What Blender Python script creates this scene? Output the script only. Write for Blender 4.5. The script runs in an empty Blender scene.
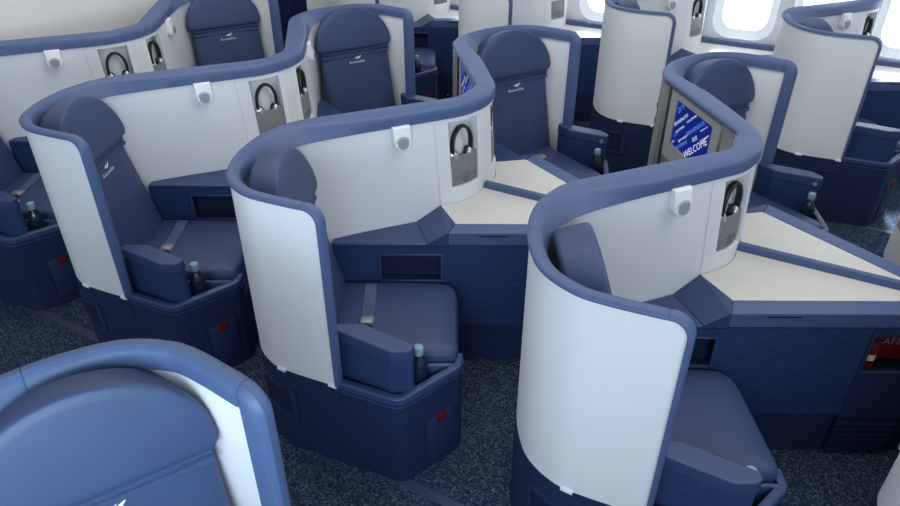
import bpy, bmesh, math, random
from mathutils import Vector, Matrix
from math import sin, cos, radians, pi, sqrt, atan2

C = bpy.context.scene.collection
sc = bpy.context.scene
YC2 = 5.194                    # twice the y of the cabin centre line
PITCH = 1.1125                  # seat row spacing
DX, DY = 0.360, 3.056           # a window suite relative to the near centre suite of its row

# ------------------------------------------------------------------ materials
def mat(name, col, rough=.5, spec=.4, metal=0., bump=None, var=None, emit=None, alpha=None, trans=0., weave=None, sheen=0.):
    m = bpy.data.materials.new(name); m.use_nodes = True
    nt = m.node_tree; b = nt.nodes['Principled BSDF']
    b.inputs['Base Color'].default_value = (*col, 1)
    b.inputs['Roughness'].default_value = rough
    b.inputs['Specular IOR Level'].default_value = spec
    b.inputs['Metallic'].default_value = metal
    b.inputs['Transmission Weight'].default_value = trans
    if sheen:
        b.inputs['Sheen Weight'].default_value = sheen
    if emit:
        b.inputs['Emission Color'].default_value = (*emit[0], 1); b.inputs['Emission Strength'].default_value = emit[1]
    tc = nt.nodes.new('ShaderNodeTexCoord')
    if var:                   # (scale, amount): soft tone variation
        n = nt.nodes.new('ShaderNodeTexNoise'); n.inputs['Scale'].default_value = var[0]; n.inputs['Detail'].default_value = 4
        nt.links.new(tc.outputs['Object'], n.inputs['Vector'])
        r = nt.nodes.new('ShaderNodeMapRange'); r.inputs['From Min'].default_value = .3; r.inputs['From Max'].default_value = .7
        r.inputs['To Min'].default_value = 1 - var[1]; r.inputs['To Max'].default_value = 1 + var[1]
        nt.links.new(n.outputs['Fac'], r.inputs['Value'])
        x = nt.nodes.new('ShaderNodeMix'); x.data_type = 'RGBA'; x.blend_type = 'MULTIPLY'; x.inputs['Factor'].default_value = 1
        x.inputs['A'].default_value = (*col, 1)
        nt.links.new(r.outputs['Result'], x.inputs['B'])
        nt.links.new(x.outputs['Result'], b.inputs['Base Color'])
    if weave:                 # (scale xyz, amount): stretched threads
        mp = nt.nodes.new('ShaderNodeMapping'); mp.inputs['Scale'].default_value = weave[0]
        nt.links.new(tc.outputs['Object'], mp.inputs['Vector'])
        n = nt.nodes.new('ShaderNodeTexNoise'); n.inputs['Scale'].default_value = 1; n.inputs['Detail'].default_value = 3
        nt.links.new(mp.outputs['Vector'], n.inputs['Vector'])
        r = nt.nodes.new('ShaderNodeMapRange'); r.inputs['From Min'].default_value = .3; r.inputs['From Max'].default_value = .7
        r.inputs['To Min'].default_value = 1 - weave[1]; r.inputs['To Max'].default_value = 1 + weave[1]
        nt.links.new(n.outputs['Fac'], r.inputs['Value'])
        x = nt.nodes.new('ShaderNodeMix'); x.data_type = 'RGBA'; x.blend_type = 'MULTIPLY'; x.inputs['Factor'].default_value = 1
        x.inputs['A'].default_value = (*col, 1)
        nt.links.new(r.outputs['Result'], x.inputs['B'])
        nt.links.new(x.outputs['Result'], b.inputs['Base Color'])
    if bump:                  # (scale, strength)
        n = nt.nodes.new('ShaderNodeTexNoise'); n.inputs['Scale'].default_value = bump[0]; n.inputs['Detail'].default_value = 3
        nt.links.new(tc.outputs['Object'], n.inputs['Vector'])
        bp = nt.nodes.new('ShaderNodeBump'); bp.inputs['Strength'].default_value = bump[1]; bp.inputs['Distance'].default_value = .002
        nt.links.new(n.outputs['Fac'], bp.inputs['Height']); nt.links.new(bp.outputs['Normal'], b.inputs['Normal'])
    return m

M = {}
M['white'] = mat('white_shell', (.74, .76, .77), .5, .35, bump=(260, .12), var=(3, .02))
M['plastic'] = mat('white_plastic', (.82, .83, .84), .35, .5)
M['trim'] = mat('blue_trim', (.068, .108, .225), .5, .45, bump=(180, .15), var=(40, .04))
M['leather'] = mat('navy_leather', (.034, .058, .135), .5, .4, bump=(220, .3), var=(6, .06))
M['textile'] = mat('navy_textile', (.017, .044, .125), .75, .25, weave=((22, 22, 560), .34), bump=(500, .15))
M['basecloth'] = mat('base_textile', (.013, .027, .078), .7, .25, weave=((120, 120, 300), .30), bump=(500, .3))
M['kick'] = mat('navy_laminate', (.018, .035, .095), .5, .35)
M['rim'] = mat('navy_rim', (.030, .055, .140), .38, .5)
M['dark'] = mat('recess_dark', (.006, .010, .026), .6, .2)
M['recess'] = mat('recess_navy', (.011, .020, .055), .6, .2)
M['table'] = mat('pale_table', (.62, .60, .56), .42, .4, weave=((12, 160, 60), .045))
M['niche'] = mat('niche_white', (.78, .80, .82), .5, .3)
M['joint'] = mat('joint_grey', (.58, .60, .62), .6, .2)
M['flap'] = mat('grey_pocket', (.21, .215, .222), .6, .3, var=(60, .06))
M['flapline'] = mat('grey_icon', (.17, .175, .185), .6, .3)
M['grey'] = mat('grey_housing', (.29, .285, .28), .45, .4, bump=(300, .1))
M['greyl'] = mat('grey_frame', (.38, .375, .365), .4, .4)
M['lens'] = mat('lamp_lens', (.33, .34, .36), .25, .5)
M['ring'] = mat('lamp_ring', (.50, .52, .54), .3, .5)
M['black'] = mat('black_plastic', (.012, .012, .014), .45, .4)
M['silver'] = mat('silver_cup', (.62, .63, .65), .28, .5, metal=.7)
M['buckle'] = mat('buckle', (.33, .33, .34), .35, .5, metal=.5)
M['strap'] = mat('belt_strap', (.075, .105, .185), .7, .2, weave=((300, 300, 300), .2))
M['red'] = mat('red_tag', (.14, .006, .008), .5, .3)
M['redbag'] = mat('red_fabric', (.13, .005, .008), .6, .3)
M['cream'] = mat('cream_label', (.62, .55, .38), .6, .2)
M['pink'] = mat('pale_lettering', (.30, .17, .17), .6, .2)
M['emblem'] = mat('white_lettering', (.75, .77, .80), .5, .3)
M['bottle'] = mat('dark_bottle', (.010, .022, .040), .12, .6)
M['cap'] = mat('teal_cap', (.23, .36, .40), .4, .4)
M['screen'] = mat('screen_blue', (.002, .006, .06), .3, .5, emit=((.003, .018, .25), .6))
M['txtw'] = mat('screen_white', (.2, .2, .2), .5, .2, emit=((.75, .82, 1.0), .85))
M['txtc'] = mat('screen_cyan', (.05, .1, .2), .5, .2, emit=((.10, .32, .85), .8))
M['sock'] = mat('socket_green', (.05, .35, .08), .5, .3)
M['socko'] = mat('socket_orange', (.5, .14, .03), .5, .3)
M['lining'] = mat('cabin_lining', (.80, .83, .86), .5, .3)
M['bulk'] = mat('beige_bulkhead', (.80, .79, .75), .6, .3, bump=(200, .1), var=(2, .03))
M['curtain'] = mat('curtain_cloth', (.010, .020, .060), .85, .1, sheen=.0)
M['pane'] = mat('window_glow', (.9, .95, 1), .4, .3, emit=((.86, .94, 1.0), 3.2))
M['track'] = mat('track_cover', (.045, .060, .115), .45, .4)

def carpet():
    m = bpy.data.materials.new('speckled_carpet'); m.use_nodes = True
    nt = m.node_tree; b = nt.nodes['Principled BSDF']; b.inputs['Roughness'].default_value = .95
    b.inputs['Specular IOR Level'].default_value = .1
    tc = nt.nodes.new('ShaderNodeTexCoord')
    v = nt.nodes.new('ShaderNodeTexVoronoi'); v.inputs['Scale'].default_value = 165
    nt.links.new(tc.outputs['Object'], v.inputs['Vector'])
    n = nt.nodes.new('ShaderNodeTexNoise'); n.inputs['Scale'].default_value = 120; n.inputs['Detail'].default_value = 5
    nt.links.new(tc.outputs['Object'], n.inputs['Vector'])
    sp = nt.nodes.new('ShaderNodeSeparateColor'); nt.links.new(v.outputs['Color'], sp.inputs['Color'])
    ad = nt.nodes.new('ShaderNodeMath'); ad.operation = 'MULTIPLY_ADD'; ad.inputs[1].default_value = .55
    ml = nt.nodes.new('ShaderNodeMath'); ml.operation = 'MULTIPLY'; ml.inputs[1].default_value = .45
    nt.links.new(n.outputs['Fac'], ml.inputs[0]); nt.links.new(sp.outputs['Red'], ad.inputs[0]); nt.links.new(ml.outputs[0], ad.inputs[2])
    r = nt.nodes.new('ShaderNodeValToRGB'); cr = r.color_ramp
    cr.elements[0].position = .18; cr.elements[0].color = (.008, .018, .042, 1)
    cr.elements[1].position = .84; cr.elements[1].color = (.15, .20, .27, 1)
    e = cr.elements.new(.50); e.color = (.026, .047, .085, 1)
    e = cr.elements.new(.68); e.color = (.062, .092, .135, 1)
    nt.links.new(ad.outputs[0], r.inputs['Fac']); nt.links.new(r.outputs['Color'], b.inputs['Base Color'])
    bp = nt.nodes.new('ShaderNodeBump'); bp.inputs['Strength'].default_value = .8; bp.inputs['Distance'].default_value = .006
    nt.links.new(ad.outputs[0], bp.inputs['Height']); nt.links.new(bp.outputs['Normal'], b.inputs['Normal'])
    return m
M['carpet'] = carpet()

# ------------------------------------------------------------------ mesh helpers
class MB:
    """collects geometry for ONE mesh"""
    def __init__(s): s.bm = bmesh.new()
    def v(s, p): return s.bm.verts.new(p)
    def face(s, ps):
        try: return s.bm.faces.new([s.v(p) for p in ps])
        except ValueError: return None
    def merge(s, other):
        me = bpy.data.meshes.new('tmp'); other.bm.to_mesh(me); s.bm.from_mesh(me); bpy.data.meshes.remove(me); other.bm.free(); return s
    def prism(s, poly, z0, z1, bev=0, seg=2, only_top=False):
        t = bmesh.new()
        a = [t.verts.new((p[0], p[1], z0)) for p in poly]; b = [t.verts.new((p[0], p[1], z1)) for p in poly]
        t.faces.new(a[::-1]); t.faces.new(b); n = len(poly)
        for i in range(n): t.faces.new((a[i], a[(i+1) % n], b[(i+1) % n], b[i]))
        bmesh.ops.recalc_face_normals(t, faces=t.faces)
        if bev:
            es = [e for e in t.edges if e.calc_face_angle(0) > .5 and (not only_top or min(v.co.z for v in e.verts) > (z0+z1)/2)]
            bmesh.ops.bevel(t, geom=es, offset=bev, segments=seg, profile=.5, affect='EDGES')
        me = bpy.data.meshes.new('tmp'); t.to_mesh(me); t.free(); s.bm.from_mesh(me); bpy.data.meshes.remove(me); return s
    def hexa(s, c8, bev=0, seg=2):
        """eight corners: bottom four, then top four, in the same turn"""
        t = bmesh.new(); q = [t.verts.new(p) for p in c8]
        for f in ((3,2,1,0),(4,5,6,7),(0,1,5,4),(1,2,6,5),(2,3,7,6),(3,0,4,7)): t.faces.new([q[i] for i in f])
        bmesh.ops.recalc_face_normals(t, faces=t.faces)
        if bev: bmesh.ops.bevel(t, geom=list(t.edges), offset=bev, segments=seg, profile=.5, affect='EDGES')
        me = bpy.data.meshes.new('tmp'); t.to_mesh(me); t.free(); s.bm.from_mesh(me); bpy.data.meshes.remove(me); return s
    def obox(s, o, a, b, c, bev=0, seg=2):
        """box from corner o along vectors a, b, c"""
        o, a, b, c = map(Vector, (o, a, b, c))
        return s.hexa([o, o+a, o+a+b, o+b, o+c, o+a+c, o+a+b+c, o+b+c], bev, seg)
    def slab(s, pts, nrm, d, bev=0, seg=2):
        """flat 3-D polygon given thickness d along nrm"""
        t = bmesh.new(); nrm = Vector(nrm)
        a = [t.verts.new(Vector(p)) for p in pts]; b = [t.verts.new(Vector(p)+nrm*d) for p in pts]
        t.faces.new(a[::-1]); t.faces.new(b); n = len(pts)
        for i in range(n): t.faces.new((a[i], a[(i+1) % n], b[(i+1) % n], b[i]))
        bmesh.ops.recalc_face_normals(t, faces=t.faces)
        if bev:
            es = [e for e in t.edges if e.calc_face_angle(0) > .5]
            bmesh.ops.bevel(t, geom=es, offset=bev, segments=seg, profile=.5, affect='EDGES')
        me = bpy.data.meshes.new('tmp'); t.to_mesh(me); t.free(); s.bm.from_mesh(me); bpy.data.meshes.remove(me); return s
    def loft(s, rings, closed=True, cap0=False, cap1=False):
        R = [[s.v(p) for p in r] for r in rings]; n = len(R[0])
        for i in range(len(R)-1):
            for j in range(n if closed else n-1):
                k = (j+1) % n
                try: s.bm.faces.new((R[i][j], R[i][k], R[i+1][k], R[i+1][j]))
                except ValueError: pass
        if cap0: s.bm.faces.new(R[0][::-1])
        if cap1: s.bm.faces.new(R[-1])
        return s
    def tube(s, pts, r, n=8, caps=True):
        pts = [Vector(p) for p in pts]; rings = []
        for i, p in enumerate(pts):
            d = (pts[min(i+1, len(pts)-1)] - pts[max(i-1, 0)]).normalized()
            u = d.cross(Vector((0, 0, 1)));  u = u if u.length > 1e-4 else d.cross(Vector((1, 0, 0)))
            u.normalize(); w = d.cross(u)
            rr = r[i] if isinstance(r, (list, tuple)) else r
            rings.append([p + (u*cos(2*pi*k/n) + w*sin(2*pi*k/n))*rr for k in range(n)])
        return s.loft(rings, True, caps, caps)
    def disc(s, o, u, w, r, d, n=20, dome=0):
        """disc of radius r, thickness d along u x w"""
        o, u, w = Vector(o), Vector(u).normalized(), Vector(w).normalized(); nn = u.cross(w)
        c = lambda rr, h: [o + nn*h + (u*cos(2*pi*k/n)+w*sin(2*pi*k/n))*rr for k in range(n)]
        rings = [c(r, 0), c(r, d*.7), c(r*.93, d)]
        if dome: rings += [c(r*.6, d+dome*.7), c(r*.2, d+dome)]
        return s.loft(rings, True, True, True)
    def lathe(s, o, prof, n=16):
        o = Vector(o)
        return s.loft([[o+Vector((r*cos(2*pi*k/n), r*sin(2*pi*k/n), z)) for k in range(n)] for r, z in prof], True, True, True)

def text_geo(txt, size, align='CENTER', shear=0, space=1.0):
    cu = bpy.data.curves.new('tmp_text', 'FONT'); cu.body = txt; cu.size = size; cu.align_x = align; cu.shear = shear
    cu.space_character = space; cu.resolution_u = 2
    ob = bpy.data.objects.new('tmp_text', cu); C.objects.link(ob)
    dg = bpy.context.evaluated_depsgraph_get(); dg.update()
    me = bpy.data.meshes.new_from_object(ob.evaluated_get(dg))
    vs = [v.co.copy() for v in me.vertices]; fs = [tuple(p.vertices) for p in me.polygons]
    bpy.data.objects.remove(ob); bpy.data.curves.remove(cu); bpy.data.meshes.remove(me)
    return vs, fs
def put_text(mb, txt, size, o, r, u, **k):
    vs, fs = text_geo(txt, size, **k); o, r, u = Vector(o), Vector(r).normalized(), Vector(u).normalized()
    q = [mb.v(o + r*v.x + u*v.y) for v in vs]
    for f in fs:
        try: mb.bm.faces.new([q[i] for i in f])
        except ValueError: pass

def build(mb, name, m, parent=None, ref=(0, 0), mir=False, smooth=40, recalc=True):
    """link the collected geometry as one mesh object; given in near-half coordinates, ref = its root's spot there"""
    bm = mb.bm
    if recalc:
        bmesh.ops.remove_doubles(bm, verts=bm.verts, dist=1e-6)
        bmesh.ops.recalc_face_normals(bm, faces=bm.faces)
    for v in bm.verts: v.co = (v.co.x-ref[0], (-1 if mir else 1)*(v.co.y-ref[1]), v.co.z)
    if mir: bmesh.ops.reverse_faces(bm, faces=bm.faces)
    me = bpy.data.meshes.new(name); bm.to_mesh(me); bm.free()
    if smooth:
        for p in me.polygons: p.use_smooth = True
        me.set_sharp_from_angle(angle=radians(smooth))
    me.materials.append(m)
    o = bpy.data.objects.new(name, me); C.objects.link(o)
    if name in ('armrest', 'armrest_cap', 'edge_strip', 'armrest_ledge', 'base_rim', 'seat_base'):
        wn = o.modifiers.new('even_shading', 'WEIGHTED_NORMAL'); wn.keep_sharp = True; wn.weight = 80
    if parent: o.parent = parent
    return o
def empty(name, loc):
    o = bpy.data.objects.new(name, None); o.empty_display_size = .1; C.objects.link(o); o.location = loc; return o
def tag(o, label=None, cat=None, group=None, kind=None):
    for k, v in (('label', label), ('category', cat), ('group', group), ('kind', kind)):
        if v: o[k] = v
        elif k in o.keys(): del o[k]
    return o
def copy_tree(o, parent=None):
    c = o.copy(); C.objects.link(c); c.parent = parent
    if parent is not None: c.matrix_parent_inverse = o.matrix_parent_inverse.copy()
    for ch in [x for x in bpy.data.objects if x.parent == o]: copy_tree(ch, c)
    return c

# ------------------------------------------------------------------ plan of one suite (near half of a centre row)
OUT = [(-1.222,1.415),(-1.45,1.392),(-1.545,1.405),(-1.63,1.45),(-1.69,1.52),(-1.74,1.61),(-1.775,1.72),(-1.785,1.82),(-1.768,1.92),(-1.73,1.995),(-1.645,2.105),(-1.54,2.24),(-1.445,2.36),(-1.372,2.453),(-1.334,2.517),(-1.329,2.597)]
INN = [(-1.222,1.449),(-1.45,1.426),(-1.535,1.44),(-1.608,1.482),(-1.658,1.545),(-1.692,1.635),(-1.708,1.73),(-1.696,1.805),(-1.665,1.88),(-1.62,1.955),(-1.54,2.075),(-1.435,2.217),(-1.343,2.345),(-1.279,2.44),(-1.250,2.532),(-1.243,2.597)]
def lean(t, z):           # the inner face leans out a little towards the table
    return .030*max(0, min(1, (t-8.5)/3))*max(.33, min(1, 1-(t-13.5)/2))*max(0, min(1, (1.09-z)/.39))
def cr(P, t):
    n = len(P)-1; i = min(int(t), n-1); f = t-i
    g = lambda k: Vector((*P[max(0, min(n, k))], 0))
    a, b, c, d = g(i-1), g(i), g(i+1), g(i+2)
    r = .5*((2*b)+(-a+c)*f+(2*a-5*b+4*c-d)*f*f+(-a+3*b-3*c+d)*f**3)
    return Vector((r.x, r.y, 0))
A = radians(28.7); SV = Vector((cos(A), sin(A), 0)); NV = Vector((-sin(A), cos(A), 0)); UP = Vector((0, 0, 1))
def sn(s, n, z=0): p = SV*s + NV*n; return Vector((p.x, p.y, z))
ZT = 1.15; RC = .062
CX, CZ = -1.222-RC, ZT-RC      # centre of the rounded top corner of the aisle panel
TC = (1.222-1.222+RC)/(.228)   # path position where that corner starts

def wall_top(x):
    if x > CX: return CZ + sqrt(max(0, (RC-.012)**2-(x-CX)**2)) if x-CX < RC-.012 else CZ-.002
    return ZT-.012
def path_ts():
    ts = [ .012/.228, .02/.228, .03/.228, .042/.228, .052/.228, TC ] + [TC+(1-TC)*k/3 for k in (1, 2, 3)]
    t = 1.0
    while t < 15-1e-6:
        t += .2; ts.append(round(min(t, 15), 4))
    return ts
NT0, NT1, NZ0, NZ1 = 12.4, 14.0, .772, 1.074    # headphone niche
def shell_panel(mir, parent, ref):
    mb = MB(); ts = path_ts()
    zo = lambda t: .415
    def P(path, t, off, z):
        p = cr(path, t); q = cr(OUT if path is INN else INN, t); d = (q-p).normalized()
        p = p + d*off; return Vector((p.x+(lean(t, z) if path is INN else 0), p.y, z))
    offO = lambda t: .003 + .050*max(0, min(1, (t-7.2)/1.4))*max(.25, min(1, (13.6-t)/1.2))
    offI = .002
    def col(path, t, off, zl):
        x = cr(path, t).x
        return [P(path, t, off, min(z, wall_top(x))) for z in zl]
    zl = [.415, .60, .80, 1.0, 5]
    for a, b in zip(ts, ts[1:]):          # aft / aisle face
        mb.loft([col(OUT, a, offO(a), zl), col(OUT, b, offO(b), zl)], closed=False)
    zi = [.415, .60, NZ0, NZ1, 5]
    for a, b in zip(ts, ts[1:]):          # face towards the sitter, with the niche left open
        lo = lambda c_: [Vector((p.x, p.y, min(p.z, 1.098))) for p in c_]; ca, cb = lo(col(INN, a, offI, zi)), lo(col(INN, b, offI, zi))
        for k in range(4):
            if k == 2 and a >= NT0-1e-6 and b <= NT1+1e-6: continue
            mb.face((ca[k], cb[k], cb[k+1], ca[k+1]))
    # front edge, top and bottom closing strips
    t0 = ts[0]
    mb.loft([col(OUT, t0, offO(t0), zl), col(INN, t0, offI, zl)], closed=False)
    for z in (.415,):
        for a, b in zip(ts, ts[1:]):
            mb.face((col(OUT, a, offO(a), [z])[0], col(OUT, b, offO(b), [z])[0], col(INN, b, offI, [z])[0], col(INN, a, offI, [z])[0]))
    return build(mb, 'shell_panel', M['white'], parent, ref, mir, 35)

def edge_trim(mir, parent, ref):
    mb = MB(); frames = []
    # leg up the front edge of the aisle panel, the rounded corner, then along the top
    for z in (.416, .7, CZ): frames.append((Vector((-1.222, 1.415, z)), Vector((-1.222, 1.449, z)), Vector((1, 0, 0)), 0))
    for k in range(1, 8):
        a = pi/2*k/7; e = Vector((cos(a), 0, sin(a)))
        p = Vector((CX, 0, CZ)) + e*RC; t = max(0, (-1.222-p.x)/.228)
        o, i = cr(OUT, t), cr(INN, t)
        frames.append((Vector((p.x, o.y, p.z)), Vector((p.x, i.y, p.z)), e, 0))
    ts = [TC+(1-TC)*k/3 for k in (1, 2, 3)]; t = 1.0
    while t < 15-1e-6:
        t += .2; ts.append(round(min(t, 15), 4))
    seams = [.36, 5.1, 13.9]
    for s in seams: ts += [s-.012, s, s+.012] if s > 1 else [s-.02, s, s+.02]
    for t in sorted(ts):
        o, i = cr(OUT, t), cr(INN, t)
        frames.append((Vector((o.x, o.y, ZT)), Vector((i.x, i.y, ZT)), UP, .003 if any(abs(t-s) < 1e-5 for s in seams) else 0, t))
    rings = []
    for o, i, e, ins, *tt in frames:
        w = i-o; d = w.normalized(); g = .006-ins; L = w.length
        rb = min(.013, L*.3); k = max(0, min(1, ((tt[0] if tt else 0)-6.5)/4)); top = min(L, .034+k*.08); j = o+d*top
        rings.append([o+w*.3-e*.016, o-d*g-e*.016, o-d*(g+.001)-e*.010, o-d*(g-.004)-e*(.004+ins), o+d*.008-e*ins,
                      j-d*(rb+.35*max(0, top-.04))-e*ins, j-d*rb-e*(.001+ins+.08*max(0, top-.04)), j-d*rb*.2-e*(.006+ins), j+d*(g-.001)-e*.014, j+(i-j)*.4+d*g-e*.030, i+d*g-e*.056, i-w*.3-e*.058])
    mb.loft(rings, True, True, False)
    ob = build(mb, 'edge_trim', M['trim'], parent, ref, mir, 60); wn = ob.modifiers.new('even_shading', 'WEIGHTED_NORMAL'); wn.keep_sharp = True; wn.weight = 80; return ob

def wall_frame(t):
    p = cr(INN, t); p.x += lean(t, 1.0); r = (cr(INN, t+.05)-cr(INN, t-.05)).normalized(); n = Vector((r.y, -r.x, 0)); return p, r, n
def reading_light(mir, parent, ref):
    p, r, n = wall_frame(10.92); zc = 1.043; w = .038
    prof = [(-w, 1.10), (w, 1.10)] + [(w*cos(a), zc+w*sin(a)-.008) for a in [-pi*k/10 for k in range(11)]]
    mb = MB(); rings = []
    for d, sc_ in ((-.004, 1), (.026, 1), (.032, .95), (.034, .85)):
        ring = []
        for x, z in prof:
            zz = zc-.008 + (z-zc+.008)*sc_
            k = 1 if z < zc+.02 else .55           # thinner at the top, where it leaves the wall
            ring.append(p + r*x*sc_ + n*(d*k) + UP*zz)
        rings.append(ring)
    mb.loft(rings, True, True, True)
    o = build(mb, 'reading_light', M['plastic'], parent, ref, mir, 50)
    mb = MB(); c = p + n*.033 + UP*(zc-.010); mb.disc(c, r, UP, .031, -.006)
    l = build(mb, 'lamp_ring', M['ring'], o, ref, mir, 40)
    mb = MB(); mb.disc(c + n*.006, r, UP, .023, -.003, dome=-.002)
    build(mb, 'lamp_lens', M['lens'], o, ref, mir, 40)
    return o

NICHE_N = wall_frame(13.2)[2]
def niche_pt(t, z, d): # d = depth into the wall
    p = cr(INN, t); q = cr(OUT, t); v = (q-p).normalized(); p = p+v*.002-NICHE_N*d; return Vector((p.x+lean(t, z), p.y, z))
def headphone_niche(mir, parent, ref):
    mb = MB(); ts = [NT0+.2*k for k in range(9)]; D = .052
    front, back = [], []
    per = [(t, NZ0) for t in ts] + [(ts[-1], NZ1)] + [(t, NZ1) for t in reversed(ts[:-1])]
    mb.loft([[niche_pt(t, z, 0) for t, z in per], [niche_pt(t, z, D) for t, z in per]], True)
    for a, b in zip(ts, ts[1:]):
        mb.face((niche_pt(a, NZ0, D), niche_pt(b, NZ0, D), niche_pt(b, NZ1, D), niche_pt(a, NZ1, D)))
    o = build(mb, 'headphone_niche', M['niche'], parent, ref, mir, 30)
    mb = MB()
    zt = .912; zl = [NZ0+.004, .80, .832, .836, .840, zt]
    dep = [.014, .010, .008, .012, .008, .010]
    for a, b in zip(ts, ts[1:]):
        for k in range(5):
            mb.face((niche_pt(a, zl[k], dep[k]), niche_pt(b, zl[k], dep[k]), niche_pt(b, zl[k+1], dep[k+1]), niche_pt(a, zl[k+1], dep[k+1])))
        mb.face((niche_pt(a, zt, .010), niche_pt(b, zt, .010), niche_pt(b, zt, .016), niche_pt(a, zt, .016)))
        mb.face((niche_pt(a, zt, .016), niche_pt(b, zt, .016), niche_pt(b, .80, .016), niche_pt(a, .80, .016)))
    build(mb, 'pocket_flap', M['flap'], o, ref, mir, 30)
    mb = MB()
    def strip(t0, t1, z0, z1):
        mb.face([niche_pt(t0, z0, .006), niche_pt(t1, z0, .006), niche_pt(t1, z1, .006), niche_pt(t0, z1, .006)])
    tm = (NT0+NT1)/2
    strip(tm-.22, tm+.22, .786, .789); strip(tm-.22, tm+.22, .826, .829); strip(tm-.22, tm-.19, .786, .829); strip(tm+.19, tm+.22, .786, .829)
    strip(tm-.12, tm+.12, .795, .808); strip(tm-.05, tm+.05, .811, .828)
    for k in range(8):
        a, b = 2*pi*k/8, 2*pi*(k+1)/8
        def pp(an, rr): return niche_pt(tm-.5+cos(an)*rr*10, .812+sin(an)*rr, .006)
        mb.face([pp(a, .009), pp(b, .009), pp(b, .012), pp(a, .012)])
        def pq(an, rr): return niche_pt(tm+.5+cos(an)*rr*10, .812+sin(an)*rr, .006)
        mb.face([pq(a, .009), pq(b, .009), pq(b, .012), pq(a, .012)])
    build(mb, 'control_icons', M['flapline'], o, ref, mir, 0)
    return o

# monitor on the aft face of the wall
MA, MBp = Vector((-1.657, 2.029, 0)), Vector((-1.450, 2.296, 0))
MD = (MBp-MA).normalized(); MN = Vector((-MD.y, MD.x, 0))
TA = radians(40)               # the words run slantwise over the screen
LINES = [  # text, centre along the screen / up the screen (m), length (m), colour
    ('WELCOME', .226, .070, .215, 'w'), ('BIENVENUE', .100, .030, .120, 'c'), ('BEM-VINDO', .106, .066, .085, 'w'), ('BENVENUTO', .060, .138, .135, 'w'),
    ('BIENVENIDOS', .196, .150, .165, 'c'), ('VÄLKOMMEN', .150, .176, .095, 'w'), ('25°F', .040, .185, .062, 'c'), ('TERVETULOA', .268, .176, .065, 'w'),
    ('WILLKOMMEN', .286, .140, .080, 'w'), ('欢迎', .208, .106, .045, 'w'), ('ALOHA', .036, .056, .045, 'c'), ('VELKOMMEN', .064, .094, .090, 'w'), ('DOBRODOŠLI', .296, .046, .055, 'c'), ('HOŞ', .022, .016, .026, 'w')]
def monitor(mir, parent, ref):
    a, b = MA-MD*.09, MA+MD*.49
    mb = MB()
    mb.slab([a+UP*.60, b+UP*.60, b+UP*1.10, a+UP*1.10], -MN, .03, .004)
    tl = [7.3+.2*k for k in range(9)]
    def sp(t, d, z): p = cr(OUT, t); v = (cr(INN, t)-p).normalized(); p = p+v*d; return Vector((p.x, p.y, z))
    mb.loft([[sp(t, -.003, .60), sp(t, -.003, 1.11), sp(t, .02, 1.11), sp(t, .02, .60)] for t in tl], True, True, True)
    o = build(mb, 'monitor_housing', M['grey'], parent, ref, mir)
    mb = MB(); c, d = MA-MD*.062, MBp+MD*.062
    for z0, z1, x0, x1 in ((.775, .857, c, d), (1.07, 1.098, c, d), (.857, 1.07, c, MA), (.857, 1.07, MBp, d)):
        mb.slab([x0+UP*z0, x1+UP*z0, x1+UP*z1, x0+UP*z1], MN, .010, .0)
    build(mb, 'monitor_frame', M['greyl'], o, ref, mir)
    mb = MB(); e = MN*.005
    mb.slab([MA+UP*.857, MBp+UP*.857, MBp+UP*1.07, MA+UP*1.07], MN, .005)
    build(mb, 'monitor_screen', M['screen'], o, ref, mir)
    mb = MB(); cc = c-MD*.006
    mb.slab([cc+UP*.772, c+UP*.772, c+UP*1.095, cc+UP*1.095], MN, .004)
    mb.slab([cc+UP*.768, d+UP*.768, d+UP*.774, cc+UP*.774], MN, .004)
    build(mb, 'monitor_seam', M['black'], o, ref, mir)
    r, o0 = (MD, MA) if mir else (-MD, MBp)
    L = (MBp-MA).length
    for key, name in (('w', 'screen_text'), ('c', 'screen_text_blue')):
        mb = MB()
        tr, tu = r*cos(TA)+UP*sin(TA), UP*cos(TA)-r*sin(TA)
        for t, x, z, ln, k in LINES:
            if k == key:
                vs, _ = text_geo(t, 1.0); wd = max(v.x for v in vs)-min(v.x for v in vs); s_ = ln/wd
                put_text(mb, t, s_, o0 + r*x + UP*(.857+z) + MN*.0062 - tu*(.36*s_), tr, tu)
        build(mb, name, M['txtw' if key == 'w' else 'txtc'], o, ref, mir, 0, False)
    s0 = Vector((*sp(7.9, 0, 0).xy, 0)); s1 = sp(8.1, 0, 0)-sp(7.7, 0, 0); MDs = s1.normalized(); MNs = Vector((-MDs.y, MDs.x, 0))
    def sock(shape, z, h, m):
        mb = MB(); q = s0+UP*z+MNs*.004
        if shape == 'round': mb.disc(q, MDs, UP, h, .003, 12)
        else: mb.obox(q-MDs*.007, MDs*.014, UP*h, MNs*.003)
        build(mb, 'socket', m, o, ref, mir)
    sock('round', 1.02, .009, M['black']); sock('box', .975, .022, M['black']); sock('box', .895, .03, M['black']); sock('box', .865, .014, M['black'])
    sock('round', .842, .006, M['sock']); sock('round', .824, .006, M['socko'])
    return o

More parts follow.
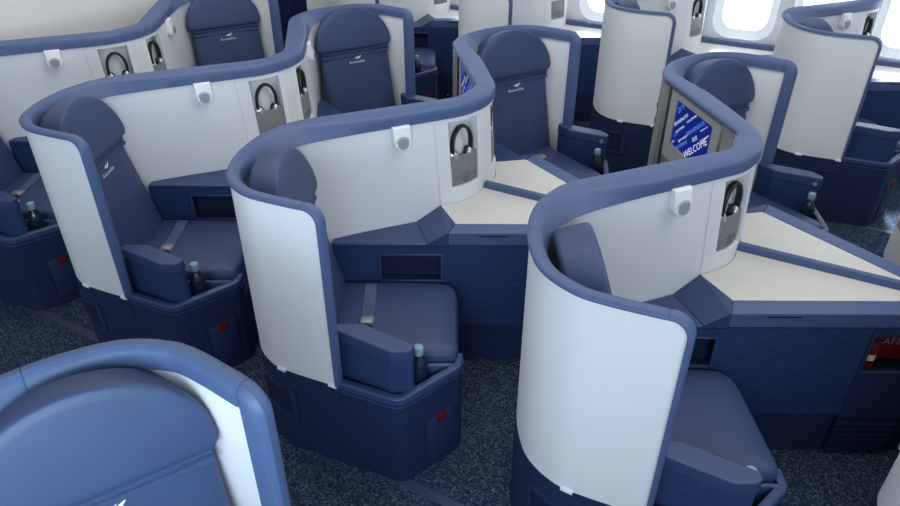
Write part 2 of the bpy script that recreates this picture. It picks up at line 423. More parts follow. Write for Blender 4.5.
def partition_half(mir, parent, ref):
    shell_panel(mir, parent, ref); edge_trim(mir, parent, ref); reading_light(mir, parent, ref)
    headphone_niche(mir, parent, ref); monitor(mir, parent, ref)
    for x0, x1 in ((-1.492, -1.452), (-1.268, -1.232)):
        mb = MB(); ty = lambda x: cr(OUT, (-1.222-x)/.228).y if x > -1.45 else cr(OUT, 1+(-1.45-x)/.09).y
        mb.obox((x0, ty(x0)-.006, .409), (x1-x0, ty(x1)-ty(x0), 0), (0, .012, 0), (0, 0, .012), .0015, 1)
        build(mb, 'panel_clip', M['plastic'], parent, ref, mir)
    # fine vertical joint beside the niche
    for t in (11.9, 14.6):
        mb = MB(); zl = [.705+.38*q/6 for q in range(7)]
        mb.loft([[niche_pt(t-.012, z, -.0012) for z in zl], [niche_pt(t+.012, z, -.0012) for z in zl]], False)
        build(mb, 'panel_joint', M['joint'], parent, ref, mir, 30)

# ------------------------------------------------------------------ seat
SREF = (-1.30, 1.80)
BASE_FRONT = [(-1.222,1.420),(-1.03,1.440),(-1.002,1.446),(-.982,1.460),(-.970,1.482),(-.889,1.698),(-.888,1.720),(-.897,1.742),(-.912,1.772)]
def base_poly():
    pts = [cr(OUT, t) for t in [8, 7.5, 7, 6.5, 6, 5.5, 5, 4.5, 4, 3.5, 3, 2.5, 2, 1.5, 1]]
    pts = [(p.x, p.y) for p in pts] + BASE_FRONT
    f = sn(.022, 2.37); g = sn(.008, 2.415); h = sn(-.50, 2.405)
    return pts + [(f.x, f.y), (g.x, g.y), (h.x, h.y)]
def offset_line(pts, d):
    out = []
    for i, p in enumerate(pts):
        a = Vector(pts[max(i-1, 0)]); b = Vector(pts[min(i+1, len(pts)-1)]); t = (b-a).normalized()
        out.append((p[0]-t.y*d, p[1]+t.x*d))
    return out
SHELL_IN = [(cr(INN, t*.1), (cr(INN, t*.1+.05)-cr(INN, t*.1-.05 if t else 0)).normalized()) for t in range(0, 100)]
def tuck(mb, gap):
    """keep padding clear of the inside of the curved shell"""
    for v in mb.bm.verts:
        q = Vector((v.co.x, v.co.y, 0)); p, t = min(SHELL_IN, key=lambda a: (a[0]-q).length_squared)
        inw = Vector((t.y, -t.x, 0)); d = (q-p).dot(inw)
        if p.x >= SHELL_IN[0][0].x-1e-6 and q.x > p.x: d = q.y-p.y; inw = Vector((0, 1, 0))
        if d < gap: v.co += inw*(gap-d)
def make_seat(mir):
    root = empty('airline_seat', (0, 0, 0)); ref = SREF
    # base
    mb = MB(); mb.prism(base_poly(), 0, .33, .006, 1)
    # plinth under the shell and wall of the tray
    pl_o = [cr(OUT, t) for t in [x*.25 for x in range(0, 33)]]; pl_i = [cr(INN, t) for t in [x*.25 for x in range(0, 33)]]
    rings = [[Vector((o.x, o.y, .325)), Vector((o.x, o.y, .414)), Vector((i.x, i.y, .414)), Vector((i.x, i.y, .325))] for o, i in zip(pl_o, pl_i)]
    mb.loft(rings, True, True, True)
    inn = offset_line(BASE_FRONT, .026)
    rings = [[Vector((o[0], o[1], .325)), Vector((o[0], o[1], .412)), Vector((i[0], i[1], .412)), Vector((i[0], i[1], .325))] for o, i in zip(BASE_FRONT, inn)]
    mb.loft(rings, True, True, True)
    base = build(mb, 'seat_base', M['basecloth'], root, ref, mir, 35)
    # rim
    mb = MB(); o1 = offset_line(BASE_FRONT, -.006); i1 = offset_line(BASE_FRONT, .026)
    rings = []
    for o, i in zip(o1, i1):
        o, i = Vector((*o, 0)), Vector((*i, 0)); d = (i-o).normalized()
        rings.append([o+UP*.412, o+UP*.432, o+d*.003+UP*.437, o+d*.009+UP*.440, i-d*.005+UP*.440, i+UP*.436, i+UP*.404])
    mb.loft(rings, True, True, True)
    build(mb, 'base_rim', M['rim'], base, ref, mir, 50)
    mb = MB()
    rings = []
    for o in offset_line(BASE_FRONT, -.003):
        rings.append([Vector((*o, .392)), Vector((*o, .400)), Vector((o[0], o[1]+.01, .400)), Vector((o[0], o[1]+.01, .392))])
    mb.loft(rings, True, True, True); build(mb, 'rim_bead', M['rim'], base, ref, mir, 50)
    # tray floor (dark) where the bottle stands
    mb = MB(); q = [(-1.215, 1.455), (-1.0, 1.468), (-.985, 1.49), (-.912, 1.69), (-.93, 1.75)] + [tuple(sn(s, 1.935).xy) for s in (.0, -.30)]
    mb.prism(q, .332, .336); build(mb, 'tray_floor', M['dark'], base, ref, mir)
    # access panel with its red tag, on the short front face
    f0, f1 = Vector((-.970, 1.482, 0)), Vector((-.889, 1.698, 0)); fd = (f1-f0).normalized(); fn = Vector((fd.y, -fd.x, 0))
    def fp(x, z, d=0): return f0+fd*x+UP*z+fn*d
    mb = MB(); mb.slab([fp(.075, .045), fp(.205, .045), fp(.205, .265), fp(.075, .265)], fn, .006, .004)
    for a, b, c, d in ((.066,.212,.036,.040),(.066,.212,.270,.274),(.066,.069,.040,.270),(.209,.212,.040,.270)):
        mb.slab([fp(a, c), fp(b, c), fp(b, d), fp(a, d)], fn, .004)
    build(mb, 'access_panel', M['kick'], base, ref, mir)
    mb = MB(); mb.slab([fp(.123, .232), fp(.165, .232), fp(.165, .266), fp(.123, .266)], fn, .012, .002); build(mb, 'red_tag', M['red'], base, ref, mir)
    # framed grip low on the rounded rear corner, its shaded hollow only coloured in
    mb = MB(); ts = [.85+.2*k for k in range(10)]
    def gp(t, z, d):
        p, q_ = cr(OUT, t), cr(INN, t); v = (q_-p).normalized(); p = p-v*d; return Vector((p.x, p.y, z))
    for z0, z1 in ((.180, .192), (.318, .330)):
        mb.loft([[gp(t, z0, -.004), gp(t, z0, .006), gp(t, z1, .006), gp(t, z1, -.004)] for t in ts], True, True, True)
    for a, b in ((ts[0], ts[0]+.12), (ts[-1]-.12, ts[-1])):
        mb.loft([[gp(t, .180, -.004), gp(t, .180, .006), gp(t, .330, .006), gp(t, .330, -.004)] for t in (a, b)], True, True, True)
    build(mb, 'grip_frame', M['kick'], base, ref, mir, 40)
    mb = MB(); mb.loft([[gp(t, .186, .001), gp(t, .326, .001)] for t in ts], False); build(mb, 'grip_recess_shade', M['recess'], base, ref, mir, 40)  # dark sheet flush on the base, standing in for the shade of a recess
    # cushion
    mb = MB()
    outl = [(-.46, 1.950), (-.20, 1.950), (-.02, 1.950), (.018, 1.953), (.034, 1.965), (.038, 1.99), (.038, 2.08), (.038, 2.32), (.030, 2.375), (.002, 2.412), (-.06, 2.424), (-.25, 2.428), (-.46, 2.428)]
    cxs, cxn = -.2, 2.17
    rings = []
    for z, k in ((.34, .985), (.38, 1.0), (.425, 1.0), (.450, .992), (.466, .972), (.474, .93)):
        rings.append([sn(cxs+(s-cxs)*k, cxn+(n-cxn)*k, z) for s, n in outl])
    for k, z in ((.7, .480), (.4, .4825), (.1, .483)):
        rings.append([sn(cxs+(s-cxs)*k, cxn+(n-cxn)*k, z) for s, n in outl])
    mb.loft(rings, True, True, True)
    tuck(mb, .01); build(mb, 'seat_cushion', M['leather'], root, ref, mir, 60)
    # backrest, reclined
    B0 = sn(-.435, 2.180, .462); T = Vector((-SV.x*.232, -SV.y*.232, .9727)); FN = Vector((SV.x*.9727, SV.y*.9727, .232))
    def bp(x, t, d): return B0 + NV*x + T*t + FN*d
    mb = MB(); hw = .235; rings = []
    for t, k in ((-.02, .97), (.0, 1), (.25, 1.0), (.47, 1.0), (.50, .99)):
        w = hw*k
        rings.append([bp(-w, t, -.10), bp(-w, t, -.02), bp(-w+.010, t, -.005), bp(-w+.03, t, .002), bp(-w*.5, t, .006), bp(0, t, .006), bp(w*.5, t, .006), bp(w-.03, t, .002), bp(w-.010, t, -.005), bp(w, t, -.02), bp(w, t, -.10)])
    mb.loft(rings, True, True, True); tuck(mb, .006)
    back = build(mb, 'backrest', M['leather'], root, ref, mir, 50)
    # stitched bands between backrest and headrest
    mb = MB()
    for t in (.437, .463):
        rings = []
        for x in [-.229+.458*k/12 for k in range(13)]:
            rings.append([bp(x, t-.013, .003), bp(x, t-.007, .011), bp(x, t+.007, .011), bp(x, t+.013, .003)])
        mb.loft(rings, True, True, True)
    tuck(mb, .005); build(mb, 'stitched_band', M['leather'], back, ref, mir, 40)
    # headrest with a domed top
    mb = MB(); W = .257
    def outline(k):
        pts = []
        for a in [pi*j/22 for j in range(23)]: pts.append((.004+W*cos(a), .505+.216*sin(a)))
        pts += [(.004-W*.985, .490), (.004-W*.95, .478), (.004-W*.91, .472), (0, .470), (.004+W*.91, .472), (.004+W*.95, .478), (.004+W*.985, .490)]
        return [(.010+(x-.010)*k, .57+(t-.57)*k) for x, t in pts]
    rings = [[bp(x, t, d) for x, t in outline(k)] for d, k in ((-.086, .88), (-.082, .94), (-.072, .975), (.0, 1.0), (.018, 1.0), (.026, .985), (.0295, .955), (.031, .8), (.032, .5), (.0325, .15))]
    mb.loft(rings, True, True, True); tuck(mb, .006)
    build(mb, 'headrest', M['leather'], back, ref, mir, 70)
    # emblem: a small swoosh over a line of lettering
    r = -NV if mir else NV
    eo = bp(.002, .385, .0085)
    mb = MB(); put_text(mb, 'BusinessElite', .021, eo, r, T, shear=.15)
    o = MB()
    def sw(pts):
        mb.face([eo + r*x + T*y for x, y in pts])
    sw([(.000,.022),(.012,.024),(.026,.033),(.036,.046),(.020,.039),(.008,.031)]); sw([(-.014,.030),(-.006,.027),(.006,.032),(.016,.042),(.004,.038)])
    build(mb, 'emblem', M['emblem'], back, ref, mir, 0, False)
    # armrest beside the aisle
    mb = MB(); ap = [(-1.285,1.475),(-1.035,1.472),(-.985,1.500),(-.970,1.522),(-.978,1.548),(-1.20,1.556),(-1.285,1.510)]
    ins = [(x+(-1.12-x)*.025, y+(1.515-y)*.06) for x, y in ap]
    mb.prism(ins, .337, .580, .004, 1); arm = build(mb, 'armrest', M['textile'], root, ref, mir)
    mb = MB(); mb.prism(ap, .572, .623, .006, 2); build(mb, 'armrest_cap', M['rim'], arm, ref, mir, 60)
    mb = MB(); mb.disc((-1.0, 1.553, .590), (1, 0, 0), (0, 0, 1), .011, -.006, 16); build(mb, 'recline_button', M['buckle'], arm, ref, mir)
    # low rail between seat and armrest tray
    rp = [sn(-.38, 1.922), sn(-.20, 1.926), sn(-.06, 1.930), sn(-.005, 1.934), sn(.020, 1.930), sn(.030, 1.918)]
    mb = MB(); rings = []
    for i, p in enumerate(rp):
        d = (rp[min(i+1, 5)]-rp[max(i-1, 0)]).normalized(); w_ = Vector((-d.y, d.x, 0))*.008
        rings.append([p-w_+UP*.334, p-w_+UP*.436, p-w_*.5+UP*.442, p+w_*.5+UP*.442, p+w_+UP*.436, p+w_+UP*.334])
    mb.loft(rings, True, True, True); build(mb, 'tray_rail', M['rim'], base, ref, mir, 60)
    # lap belt lying across the cushion
    mb = MB(); rings = []
    for k in range(13):
        n = 2.40-.255*k/12; z = .4875+.002*sin(k*.8)-(.012 if k == 0 else 0)
        rings.append([sn(-.356+.012*k/12, n, z-.004), sn(-.356+.012*k/12, n, z), sn(-.306+.012*k/12, n, z), sn(-.306+.012*k/12, n, z-.004)])
    mb.loft(rings, True, True, True)
    belt = build(mb, 'lap_belt', M['strap'], root, ref, mir, 40)
    mb = MB(); bz = .484
    mb.hexa([sn(-.352, 2.098, bz), sn(-.292, 2.098, bz), sn(-.289, 2.152, bz), sn(-.349, 2.152, bz), sn(-.344, 2.102, bz+.016), sn(-.300, 2.102, bz+.016), sn(-.294, 2.148, bz+.014), sn(-.344, 2.148, bz+.014)], .004)
    build(mb, 'buckle', M['buckle'], belt, ref, mir, 50)
    return root

# ------------------------------------------------------------------ console
CREF = (-.9, 2.40)
NP, NT_ = 2.441, 2.521         # side panel plane, table edge line
def holed_panel(mb, s0, s1, z0, z1, hs0, hs1, hz0, hz1, depth, nf=NP, th=.025):
    """panel on the plane n = nf with a rectangular recess"""
    S = [s0, hs0, hs1, s1]; Z = [z0, hz0, hz1, z1]
    for i in range(3):
        for j in range(3):
            if i == 1 and j == 1: continue
            mb.face([sn(S[i], nf, Z[j]), sn(S[i+1], nf, Z[j]), sn(S[i+1], nf, Z[j+1]), sn(S[i], nf, Z[j+1])])
    mb.face([sn(s0, nf, z1), sn(s1, nf, z1), sn(s1, nf+th, z1), sn(s0, nf+th, z1)])
    mb.face([sn(s0, nf, z0), sn(s1, nf, z0), sn(s1, nf+th, z0), sn(s0, nf+th, z0)])
    for s in (s0, s1): mb.face([sn(s, nf, z0), sn(s, nf+th, z0), sn(s, nf+th, z1), sn(s, nf, z1)])
    mb.face([sn(s0, nf+th, z0), sn(s1, nf+th, z0), sn(s1, nf+th, z1), sn(s0, nf+th, z1)]) if depth < th else None
def recess(mb, hs0, hs1, hz0, hz1, depth, nf=NP):
    q = [(hs0, hz0), (hs1, hz0), (hs1, hz1), (hs0, hz1)]
    mb.loft([[sn(s, nf, z) for s, z in q], [sn(s, nf+depth, z) for s, z in q]], True, False, True)
def console_half(mir, root, ref):
    # textile side panel with the storage recess under the ledge
    SP, SE = .5135, .905
    mb = MB(); holed_panel(mb, -.49, SP, .222, .640, -.288, -.036, .470, .592, .12)
    sp = build(mb, 'side_panel', M['textile'], root, ref, mir, 0)
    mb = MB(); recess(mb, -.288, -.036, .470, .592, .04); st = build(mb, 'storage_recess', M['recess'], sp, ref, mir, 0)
    mb = MB()
    for a, b, c, d in ((-.300,-.024,.592,.602),(-.300,-.024,.456,.470),(-.300,-.288,.470,.592),(-.036,-.024,.470,.592)):
        mb.slab([sn(a, NP, c), sn(b, NP, c), sn(b, NP, d), sn(a, NP, d)], -NV, .006, .002, 1)
    build(mb, 'recess_frame', M['rim'], sp, ref, mir)
    mb = MB(); mb.slab([sn(-.49, NP+.020, .001), sn(SP, NP+.020, .001), sn(SP, NP+.020, .222), sn(-.49, NP+.020, .222)], NV, .02)
    build(mb, 'kick_panel', M['kick'], root, ref, mir)
    # end panel with the safety pocket, vent below
    mb = MB(); holed_panel(mb, SP+.004, SE, .200, .640, .531, .76, .441, .604, .2)
    ep = build(mb, 'end_panel', M['kick'], root, ref, mir, 0)
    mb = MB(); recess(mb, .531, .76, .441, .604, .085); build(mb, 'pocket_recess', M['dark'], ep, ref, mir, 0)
    mb = MB(); mb.slab([sn(.531, NP-.002, .436), sn(.76, NP-.002, .436), sn(.76, NP-.002, .444), sn(.531, NP-.002, .444)], -NV, .006); build(mb, 'pocket_lip', M['rim'], ep, ref, mir)
    mb = MB()
    for k in range(6):
        z = .025+k*.028
        mb.slab([sn(SP+.008, NP-.002, z), sn(.755, NP-.004, z), sn(.755, NP+.012, z+.019), sn(SP+.008, NP+.012, z+.019)], NV, .006)
    mb.slab([sn(SP+.004, NP+.022, .001), sn(SE, NP+.022, .001), sn(SE, NP+.022, .198), sn(SP+.004, NP+.022, .198)], NV, .01)
    build(mb, 'vent', M['recess'], root, ref, mir, 0)
    # low ledge beside the sitter, ramp up to the table
    wp = lambda t: (cr(INN, t).x+lean(t, .7)*.90+.0005, cr(INN, t).y-.002)
    a, b = sn(-.49, NP).xy, sn(-.089, NP).xy
    led = [tuple(a), tuple(b), wp(11.2)] + [wp(t) for t in (10.8, 10.4, 10, 9.6, 9.2, 8.9)]
    mb = MB(); mb.prism(led, .632, .650, .004, 1); build(mb, 'armrest_ledge', M['rim'], root, ref, mir)
    mb = MB(); t0, t1 = sn(-.005, NP), sn(.026, NT_)
    w0, w1 = Vector((*wp(11.2), 0)), Vector((*wp(11.92), 0))
    c0 = Vector((b[0], b[1], 0))
    mb.loft([[c0+UP*.650, w0+UP*.650], [t0+UP*.704, w1+UP*.704], [t1+UP*.704, w1+UP*.704]], False)
    mb.face([c0+UP*.650, t0+UP*.704, t0+UP*.635, c0+UP*.635])
    build(mb, 'ramp', M['rim'], root, ref, mir, 20)
    # padded edge strip along the table
    YH = YC2/2-.013; tip = lambda n: Vector(((((YH-n*cos(A))/sin(A))*SV.x + n*NV.x), YH, 0))
    q0, q1, q2, q3 = sn(-.006, NP), tip(NP), tip(NT_), sn(.026, NT_)
    mb = MB(); mb.prism([tuple(p.xy) for p in (q0, q1, q2, q3)], .640, .7045, .007, 3); es = build(mb, 'edge_strip', M['trim'], root, ref, mir, 50)
    mb = MB()
    mb.slab([sn(.125, NP-.001, .686), sn(.245, NP-.001, .686), sn(.245, NP-.001, .6905), sn(.125, NP-.001, .6905)], -NV, .001); build(mb, 'slot', M['dark'], es, ref, mir)
    # table top
    tb = [tuple(q3.xy), tuple(q2.xy), (-1.238, YH)] + [wp(t) for t in (14.6, 14.2, 13.8, 13.4, 13, 12.6, 12.2)] + [tuple(w1.xy)]
    tb2 = [(x, y) for x, y in tb]
    mb = MB(); mb.prism(tb2, .694, .702); build(mb, 'table_top', M['table'], root, ref, mir, 0)
def make_console(kind):
    """kind: centre (both halves), near window (mirrored half), far window"""
    root = empty('centre_console' if kind == 'centre' else 'side_console', (0, 0, 0))
    if kind == 'centre':
        ref = (CREF[0], YC2/2); console_half(False, root, ref); console_half(True, root, ref)
        mb = MB(); mb.obox((-1.232, YC2/2-.013, .62), (.99, 0, 0), (0, .026, 0), (0, 0, .113), .005, 2); build(mb, 'centre_divider', M['trim'], root, ref, False, 50)
    else:
        mir = kind == 'near'; ref = (CREF[0], YC2/2); console_half(mir, root, ref)
        mb = MB(); mb.obox((-1.36, YC2/2-.013, .62), (1.11, 0, 0), (0, .048, 0), (0, 0, .118), .005, 2); build(mb, 'wall_rail', M['trim'], root, ref, mir, 50)
    return root

# ------------------------------------------------------------------ small things
def make_headphones(mir):
    """hang in the niche, ear cups behind the pocket flap"""
    t = 13.15; p, r, n = wall_frame(t); v = -NICHE_N; c = p+v*.030
    ref = (c.x, c.y); mb = MB()
    arc = []
    for k in range(17):
        a = pi*(k/16)*1.12-pi*.06; arc.append(c + r*(cos(a)*.052) + UP*(.958+sin(a)*.080) - v*.004)
    arc = [arc[0]+UP*-.02] + arc + [arc[-1]+UP*-.02]
    mb2 = MB()
    rings = []
    for i, pt in enumerate(arc):
        d = (arc[min(i+1, len(arc)-1)]-arc[max(i-1, 0)]).normalized(); u = v; w = d.cross(u)
        rings.append([pt+u*(.014*cos(2*pi*j/10))+w*(.0075*sin(2*pi*j/10)) for j in range(10)])
    mb2.loft(rings, True, True, True)
    root = build(mb2, 'headphones', M['black'], None, ref, mir, 60)
    for sg in (-1, 1):
        e = c + r*(sg*.045) + UP*.905
        mb = MB(); ax = (r*sg*.55 - v*.83).normalized(); u = UP; w = ax.cross(u).normalized()
        rings = []
        for h, rr in ((-.004, .022), (.003, .027), (.010, .026), (.016, .019), (.018, .008)):
            rings.append([e + ax*h + (u*cos(2*pi*k/18)*1.15+w*sin(2*pi*k/18))*rr*.9 for k in range(18)])
        mb.loft(rings, True, True, True); build(mb, 'ear_cup', M['silver'], root, ref, mir, 60)
        mb = MB(); rings = []
        for h, rr in ((-.020, .018), (-.018, .025), (-.010, .027), (-.004, .024)):
            rings.append([e + ax*h + (u*cos(2*pi*k/18)*1.15+w*sin(2*pi*k/18))*rr*.9 for k in range(18)])
        mb.loft(rings, True, True, True); build(mb, 'ear_pad', M['black'], root, ref, mir, 60)
    return root, ref
def make_bottle():
    root = empty('water_bottle', (0, 0, 0))
    mb = MB(); mb.lathe((0, 0, 0), [(.029, 0), (.0325, .004), (.0325, .095), (.0315, .10), (.0325, .105), (.0325, .135), (.029, .155), (.018, .178), (.014, .186), (.014, .20)], 18)
    build(mb, 'bottle_body', M['bottle'], root, smooth=50)
    mb = MB(); mb.lathe((0, 0, 0), [(.017, .190), (.018, .192), (.018, .220), (.016, .224)], 18); build(mb, 'bottle_cap', M['cap'], root, smooth=50)
    return root
BOT = (-.999, 1.604)

# ------------------------------------------------------------------ assemble rows
side_names = {False: 'near', True: 'far'}
def rowx(k): return PITCH*k + {1: .013, 2: .045}.get(k, 0)

# partitions
cp = empty('privacy_partition', (0, 0, 0)); PREF = (-1.4, YC2/2)
partition_half(False, cp, PREF); partition_half(True, cp, PREF)
wp_far = empty('privacy_partition', (0, 0, 0)); partition_half(False, wp_far, PREF)
wp_near = empty('privacy_partition', (0, 0, 0)); partition_half(True, wp_near, PREF)
seat_n, seat_f = make_seat(False), make_seat(True)
con_c, con_far, con_near = make_console('centre'), make_console('far'), make_console('near')
hp_n, hp_ref = make_headphones(False); hp_f, _ = make_headphones(True)
bottle0 = make_bottle()
used = set()
def place(proto, loc, label, cat, group=None):
    if proto.name in used: o = copy_tree(proto)
    else: o = proto; used.add(proto.name)
    o.location = loc; tag(o, label, cat, group); return o

ROWN = {-2: 'rearmost row at the bulkhead', -1: 'second row from the bulkhead', 0: 'third row from the bulkhead', 1: 'fourth row from the bulkhead', 2: 'fifth row from the bulkhead'}
G_CP = 'zigzag partitions of the centre rows'; G_WP = 'curved partitions of the window suites'; G_S = 'blue leather cabin seats'; G_C = 'pale topped consoles'; G_B = 'dark bottles in the seat trays'; G_H = 'black headphones in wall niches'
for k in (0, -2, -1, 1, 2):
    place(cp, (PREF[0]+rowx(k), PREF[1], 0), {
        -2: 'white V-shaped privacy partition with blue trim backing onto the beige bulkhead',
        -1: 'white V-shaped privacy partition with blue trim, second one from the beige bulkhead',
        0: 'white V-shaped privacy partition with blue trim, in the middle of the centre rows',
        1: 'white V-shaped partition with blue trim and a fully visible WELCOME screen',
        2: 'white partition shell cut off by the right edge of the picture beside the vent'}[k], 'partition', G_CP)
    if k < 2:
        place(con_c, (CREF[0]+rowx(k), PREF[1], 0), {
            -2: 'blue centre console almost hidden behind the second partition from the bulkhead',
            -1: 'blue centre console with a ledge, between the second and third partitions from the bulkhead',
            0: 'blue centre console with two pale table tops, just behind the WELCOME screen partition',
            1: 'blue centre console with large pale table tops and a red safety pocket'}[k], 'console', G_C)
    if k < 2:
        place(seat_n, (SREF[0]+rowx(k), SREF[1], 0), {
            -2: 'navy leather seat cut off by the left edge, armrest and bottle showing',
            -1: 'navy leather seat with emblem in the second white shell from the left edge',
            0: 'navy leather seat with domed headrest in the middle white shell, belt on its cushion',
            1: 'navy leather seat half hidden behind the nearest tall white shell'}[k], 'seat', G_S)
        place(seat_f, (SREF[0]+rowx(k), YC2-SREF[1], 0), {
            -2: 'navy leather seat with emblem facing us nearest the bulkhead and curtain',
            -1: 'navy leather seat with emblem facing us, second across from the curtain',
            0: 'navy leather seat with emblem facing us beside a pale table and bottle',
            1: 'navy leather seat facing us just behind the WELCOME screen'}[k], 'seat', G_S)
place(seat_f, (SREF[0]+rowx(2), YC2-SREF[1], 0), 'dark seat base below the white shell at the right edge, beyond the pale table', 'seat', G_S)
place(seat_n, (SREF[0]+rowx(2), SREF[1], 0), 'navy seat out of view inside the white shell cut off by the right edge', 'seat', G_S)
place(con_c, (CREF[0]+rowx(2), PREF[1], 0), 'blue centre console out past the right edge, ahead of the last white shell', 'console', G_C)
# window suites across the far aisle
for k in (0, -2, -1, 1):
    x = DX+rowx(k)
    place(wp_far, (PREF[0]+x, PREF[1]+DY, 0), {
        -2: 'white window-side shell mostly hidden behind the domed seat second from the curtain',
        -1: 'white window-side shell cropped by the top edge, behind the middle emblem seat',
        0: 'white window-side shell with blue edge, second from the right along the windows',
        1: 'white window-side shell with blue edge, last one to the right along the windows'}[k], 'partition', G_WP)
    place(con_far, (CREF[0]+x, PREF[1]+DY, 0), {
        -2: 'blue console under the windows, farthest one along the window wall',
        -1: 'blue console with sunlit top under the windows, left of the second-right shell',
        0: 'blue console with sunlit top under the windows, between the two big shells',
        1: 'blue console with sunlit top under the windows at the right edge'}[k], 'console', G_C)
    s = place(seat_n, (SREF[0]+x, SREF[1]+DY, 0), {
        -2: 'navy window seat cushion seen past the second far seat, bottle in its tray',
        -1: 'navy window seat hidden behind the cropped white shell at the top edge',
        0: 'navy window seat with only its headrest above the second-right shell',
        1: 'navy window seat in the last shell to the right, armrest showing'}[k], 'seat', G_S)
# window suite on our side
x, DYN = .40, 3.033
place(wp_near, (PREF[0]+x, PREF[1]-DYN, 0), 'white partition with thick blue trim wrapping the large headrest in the foreground', 'partition', G_WP)
place(con_near, (CREF[0]+x, PREF[1]-DYN, 0), 'blue side console of the foreground seat, below the frame', 'console', G_C)
place(seat_f, (SREF[0]+x, YC2-SREF[1]-DYN, 0), 'blue leather seat whose big domed headrest fills the lower left foreground', 'seat', G_S)

# headphones
for mirr, k, off, lab in ((False, -2, 0, 'black headphones in the niche nearest the bulkhead, facing us'), (True, -2, 0, 'black headphones in the narrow niche beside the seat at the curtain'),
                     (False, -1, 0, 'black headphones in the left niche above the second white shell'), (True, -1, 0, 'black headphones in the narrow niche beside the second domed seat'),
                     (False, 0, 0, 'black headphones in the full niche above the pale table, middle partition'), (True, 0, 0, 'black headphones in the narrow niche at the corner beside the pale table'),
                     (False, 1, 0, 'black headphones in the niche below the WELCOME screen partition corner'),
                     (False, 0, 1, 'black headphones in the niche by the window above the second-right shell'), (False, 1, 1, 'black headphones in the niche by the window above the last right shell')):
    y = hp_ref[1] + (DY if off else 0)
    if mirr: y = YC2-y
    place(hp_f if mirr else hp_n, (hp_ref[0]+rowx(k)+(DX if off else 0), y, 0), lab, 'headphones', G_H)
# bottles
for mirr, k, off, lab in ((False, -2, 0, 'dark bottle with pale cap in the tray of the leftmost seat'), (False, -1, 0, 'dark bottle with pale cap in the tray of the second seat from the left'),
                     (False, 0, 0, 'dark bottle with pale cap in the tray of the seat in the middle shell'), (False, 1, 0, 'dark bottle mostly hidden behind the armrest at the lower right'),
                     (True, 0, 0, 'dark bottle with pale cap in the tray beside the far seat behind the pale table'), (True, 1, 0, 'dark bottle with pale cap in the tray nearest the right edge, behind the pale table'),
                     (False, -2, 1, 'dark bottle in the tray of the far window seat beside the blue panel')):
    y = BOT[1] + (DY if off else 0)
    if mirr: y = YC2-y
    place(bottle0, (BOT[0]+rowx(k)+(DX if off else 0), y, .3375), lab, 'bottle', G_B)

# red things in the pocket of the front console
off = Vector((rowx(1), 0, 0))
root = empty('fire_extinguisher', sn(.562, NP+.043, .442)+off)
mb = MB(); mb.lathe((0, 0, 0), [(.024, 0), (.028, .004), (.028, .085), (.024, .105), (.014, .116)], 18); build(mb, 'canister', M['redbag'], root, smooth=50)
mb = MB(); mb.lathe((0, 0, 0), [(.0145, .112), (.016, .116), (.016, .138), (.010, .150)], 14); build(mb, 'valve', M['black'], root, smooth=50)
mb = MB(); a0 = radians(-100); mb.loft([[Vector((.0285*cos(a0+j*.12), .0285*sin(a0+j*.12), z)) for z in (.035, .062)] for j in range(10)], False); build(mb, 'label_band', M['cream'], root, smooth=50)
tag(root, 'small red canister with cream label standing in the console pocket', 'canister')
pc = sn(.65, NP+.05, .442)+off
mb = MB(); mb.slab([sn(.592, NP+.066, .446)+off-pc+Vector((0, 0, 0)), sn(.752, NP+.060, .446)+off-pc, sn(.752, NP+.060, .598)+off-pc, sn(.592, NP+.066, .598)+off-pc], NV, .012, .004)
pouch = build(mb, 'safety_pouch', M['redbag']); pouch.location = pc
tag(pouch, 'red pouch with pale SAFETY lettering in the console pocket', 'pouch')
mb = MB(); put_text(mb, 'SAFETY', .046, sn(.662, NP+.0585, .520)+off-pc, SV, UP, align='CENTER'); build(mb, 'lettering', M['pink'], pouch, smooth=0, recalc=False)

# ------------------------------------------------------------------ setting
def struct(o): o['kind'] = 'structure'; return o
def quadmesh(name, pts, m):
    mb = MB(); mb.face(pts); return struct(build(mb, name, m, smooth=0, recalc=False))
quadmesh('floor', [(-5.2, -.52, 0), (3.2, -.52, 0), (3.2, YC2/2+.034+DY, 0), (-5.2, YC2/2+.034+DY, 0)], M['carpet'])
i = 1
for y in (1.453, YC2-1.453, 1.453+DY, YC2-1.453-DY):
    mb = MB(); mb.obox((-5.0, y-.022, .0005), (8.0, 0, 0), (0, .044, 0), (0, 0, .004), .001, 1); struct(build(mb, 'trim_%d' % i, M['track'])); i += 1
# window wall with recessed panes
YW = 2.597+.034+DY; wx0, wpitch = -.606, .5375
def rrect(w, h, r, n=6):
    pts = []
    for cx, cz, a0 in ((w/2-r, h/2-r, 0), (-w/2+r, h/2-r, pi/2), (-w/2+r, -h/2+r, pi), (w/2-r, -h/2+r, 3*pi/2)):
        for k in range(n): a = a0+pi/2*k/(n-1); pts.append((cx+r*cos(a), cz+r*sin(a)))
    return pts
zc = 1.05; zlo, zhi = .72, 2.1
def sq(w, h, src):       # points on a rectangle reached along the same directions
    out = []
    for x, z in src:
        k = min(w/2/abs(x) if abs(x) > 1e-9 else 1e9, h/2/abs(z) if abs(z) > 1e-9 else 1e9); out.append((x*k, z*k))
    return out
mbw = MB()
mbw.face([(-5.2, YW, 0), (3.2, YW, 0), (3.2, YW, zlo), (-5.2, YW, zlo)])
centres = [wx0+wpitch*j for j in range(-8, 7)]
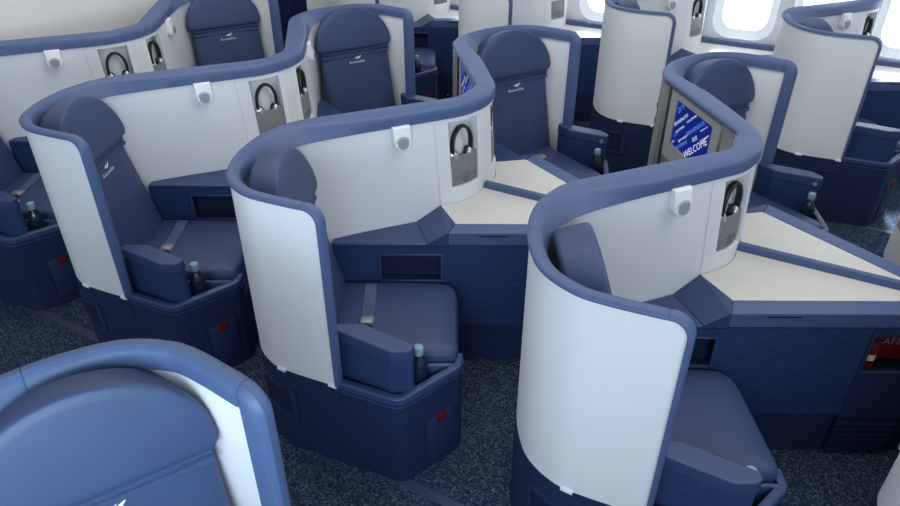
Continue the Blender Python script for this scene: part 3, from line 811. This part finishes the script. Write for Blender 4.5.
for j, cx in enumerate(centres):
    outer = rrect(.44, .60, .13); hgt = 2*(zc-zlo)
    rect = sq(wpitch, hgt, outer)
    # corners of the cell are put back in
    for (sx, sz) in ((1, 1), (-1, 1), (-1, -1), (1, -1)):
        best = min(range(len(rect)), key=lambda q: (rect[q][0]-sx*wpitch/2)**2+(rect[q][1]-sz*hgt/2)**2); rect[best] = (sx*wpitch/2, sz*hgt/2)
    ring = lambda pts, y: [(cx+x, y, zc+z) for x, z in pts]
    mbw.loft([ring(rect, YW), ring(outer, YW)], True)
    mbw.face([(cx-wpitch/2, YW, zc+hgt/2), (cx+wpitch/2, YW, zc+hgt/2), (cx+wpitch/2, YW, zhi), (cx-wpitch/2, YW, zhi)])
    mb = MB(); inner = rrect(.33, .48, .10)
    mb.loft([ring(outer, YW), ring([(x*.96, z*.97) for x, z in outer], YW+.012), ring(inner, YW+.045)], True)
    w = struct(build(mb, 'window_%d' % (j+1), M['lining'], smooth=60))
    mb = MB(); mb.face(ring(inner, YW+.044)); build(mb, 'window_pane', M['pane'], w, smooth=0)
struct(build(mbw, 'wall_far', M['lining'], smooth=0))
mb = MB()
for j, cx in enumerate(centres): mb.obox((cx+wpitch/2-.004, YW-.003, .74), (.008, 0, 0), (0, .004, 0), (0, 0, 1.3))
struct(build(mb, 'trim_5', M['niche']))
# bulkheads and curtain at the aft end
mb = MB(); mb.obox((-4.22, 1.2, 0), (.06, 0, 0), (0, 2.75, 0), (0, 0, 2.2)); struct(build(mb, 'wall_aft', M['bulk']))
mb = MB(); mb.obox((-3.80, 4.44, 0), (.05, 0, 0), (0, 1.15, 0), (0, 0, 2.2)); struct(build(mb, 'wall_aft_window', M['bulk']))
mb = MB(); rings = []
for kz in range(8):
    z = .03+2.05*kz/7; rings.append([Vector((-3.76+.022*sin(q*1.35+.15*kz)+.004*sin(q*3.1), 4.06+q*.0105*(1+.01*kz), z)) for q in range(34)])
mb.loft(rings, False); cur = build(mb, 'aisle_curtain', M['curtain'], smooth=80); cur['label'] = 'dark navy curtain gathered in folds at the end of the far aisle'; cur['category'] = 'curtain'

# ------------------------------------------------------------------ camera
cam = bpy.data.cameras.new('camera'); co = bpy.data.objects.new('camera', cam); C.objects.link(co)
az, pt, rl = radians(61.141), radians(32.3735), radians(.134)
h = Vector((-cos(az), sin(az), 0)); fw = h*cos(pt)-UP*sin(pt); r0 = Vector((h.y, -h.x, 0)); u0 = r0.cross(fw); rt = r0*cos(rl)+u0*sin(rl); up = u0*cos(rl)-r0*sin(rl)
co.matrix_world = Matrix(((rt.x, up.x, -fw.x, 0), (rt.y, up.y, -fw.y, .022), (rt.z, up.z, -fw.z, 2.141), (0, 0, 0, 1)))
cam.sensor_width = 36; cam.lens = 36*679.23/900; cam.clip_start = .05
sc.camera = co

# ------------------------------------------------------------------ light
w = bpy.data.worlds.new('cabin_light'); sc.world = w; w.use_nodes = True
bg = w.node_tree.nodes['Background']; bg.inputs['Color'].default_value = (.80, .88, 1.0, 1); bg.inputs['Strength'].default_value = .42
def area(name, loc, target, sx, sy, power, col, spread=180):
    l = bpy.data.lights.new(name, 'AREA'); l.shape = 'RECTANGLE'; l.size = sx; l.size_y = sy; l.energy = power; l.color = col; l.spread = radians(spread)
    o = bpy.data.objects.new(name, l); C.objects.link(o); o.location = loc
    d = Vector(target)-Vector(loc); o.rotation_euler = d.to_track_quat('-Z', 'Y').to_euler(); return o
area('ceiling_strip', (-.8, 2.59, 3.0), (-.8, 2.59, 0), 7, 1.2, 70, (1, .98, .95))
area('near_window_light', (-.1, -.48, 1.7), (-1.0, 1.2, .8), 4.4, .9, 44, (.70, .85, 1.0))
area('foreground_fill', (-.25, -.50, 1.45), (-1.25, .45, 1.0), .9, .5, 7.5, (.66, .84, 1.0), 100)  # added fill lamp that brightens the foreground seat
area('far_window_light', (-.8, 5.58, 1.9), (-.8, 4.4, .6), 6, .7, 26, (.80, .90, 1.0))
for cx in centres[4:13]:      # sunlight falling in through each pane
    area('window_sun', (cx, YW+.03, 1.05), (cx+.12, YW+.03-.85, .05), .32, .42, 3.0, (1, .99, .96), 14)
sc.view_settings.view_transform = 'Standard'
sc.view_settings.look = 'None'
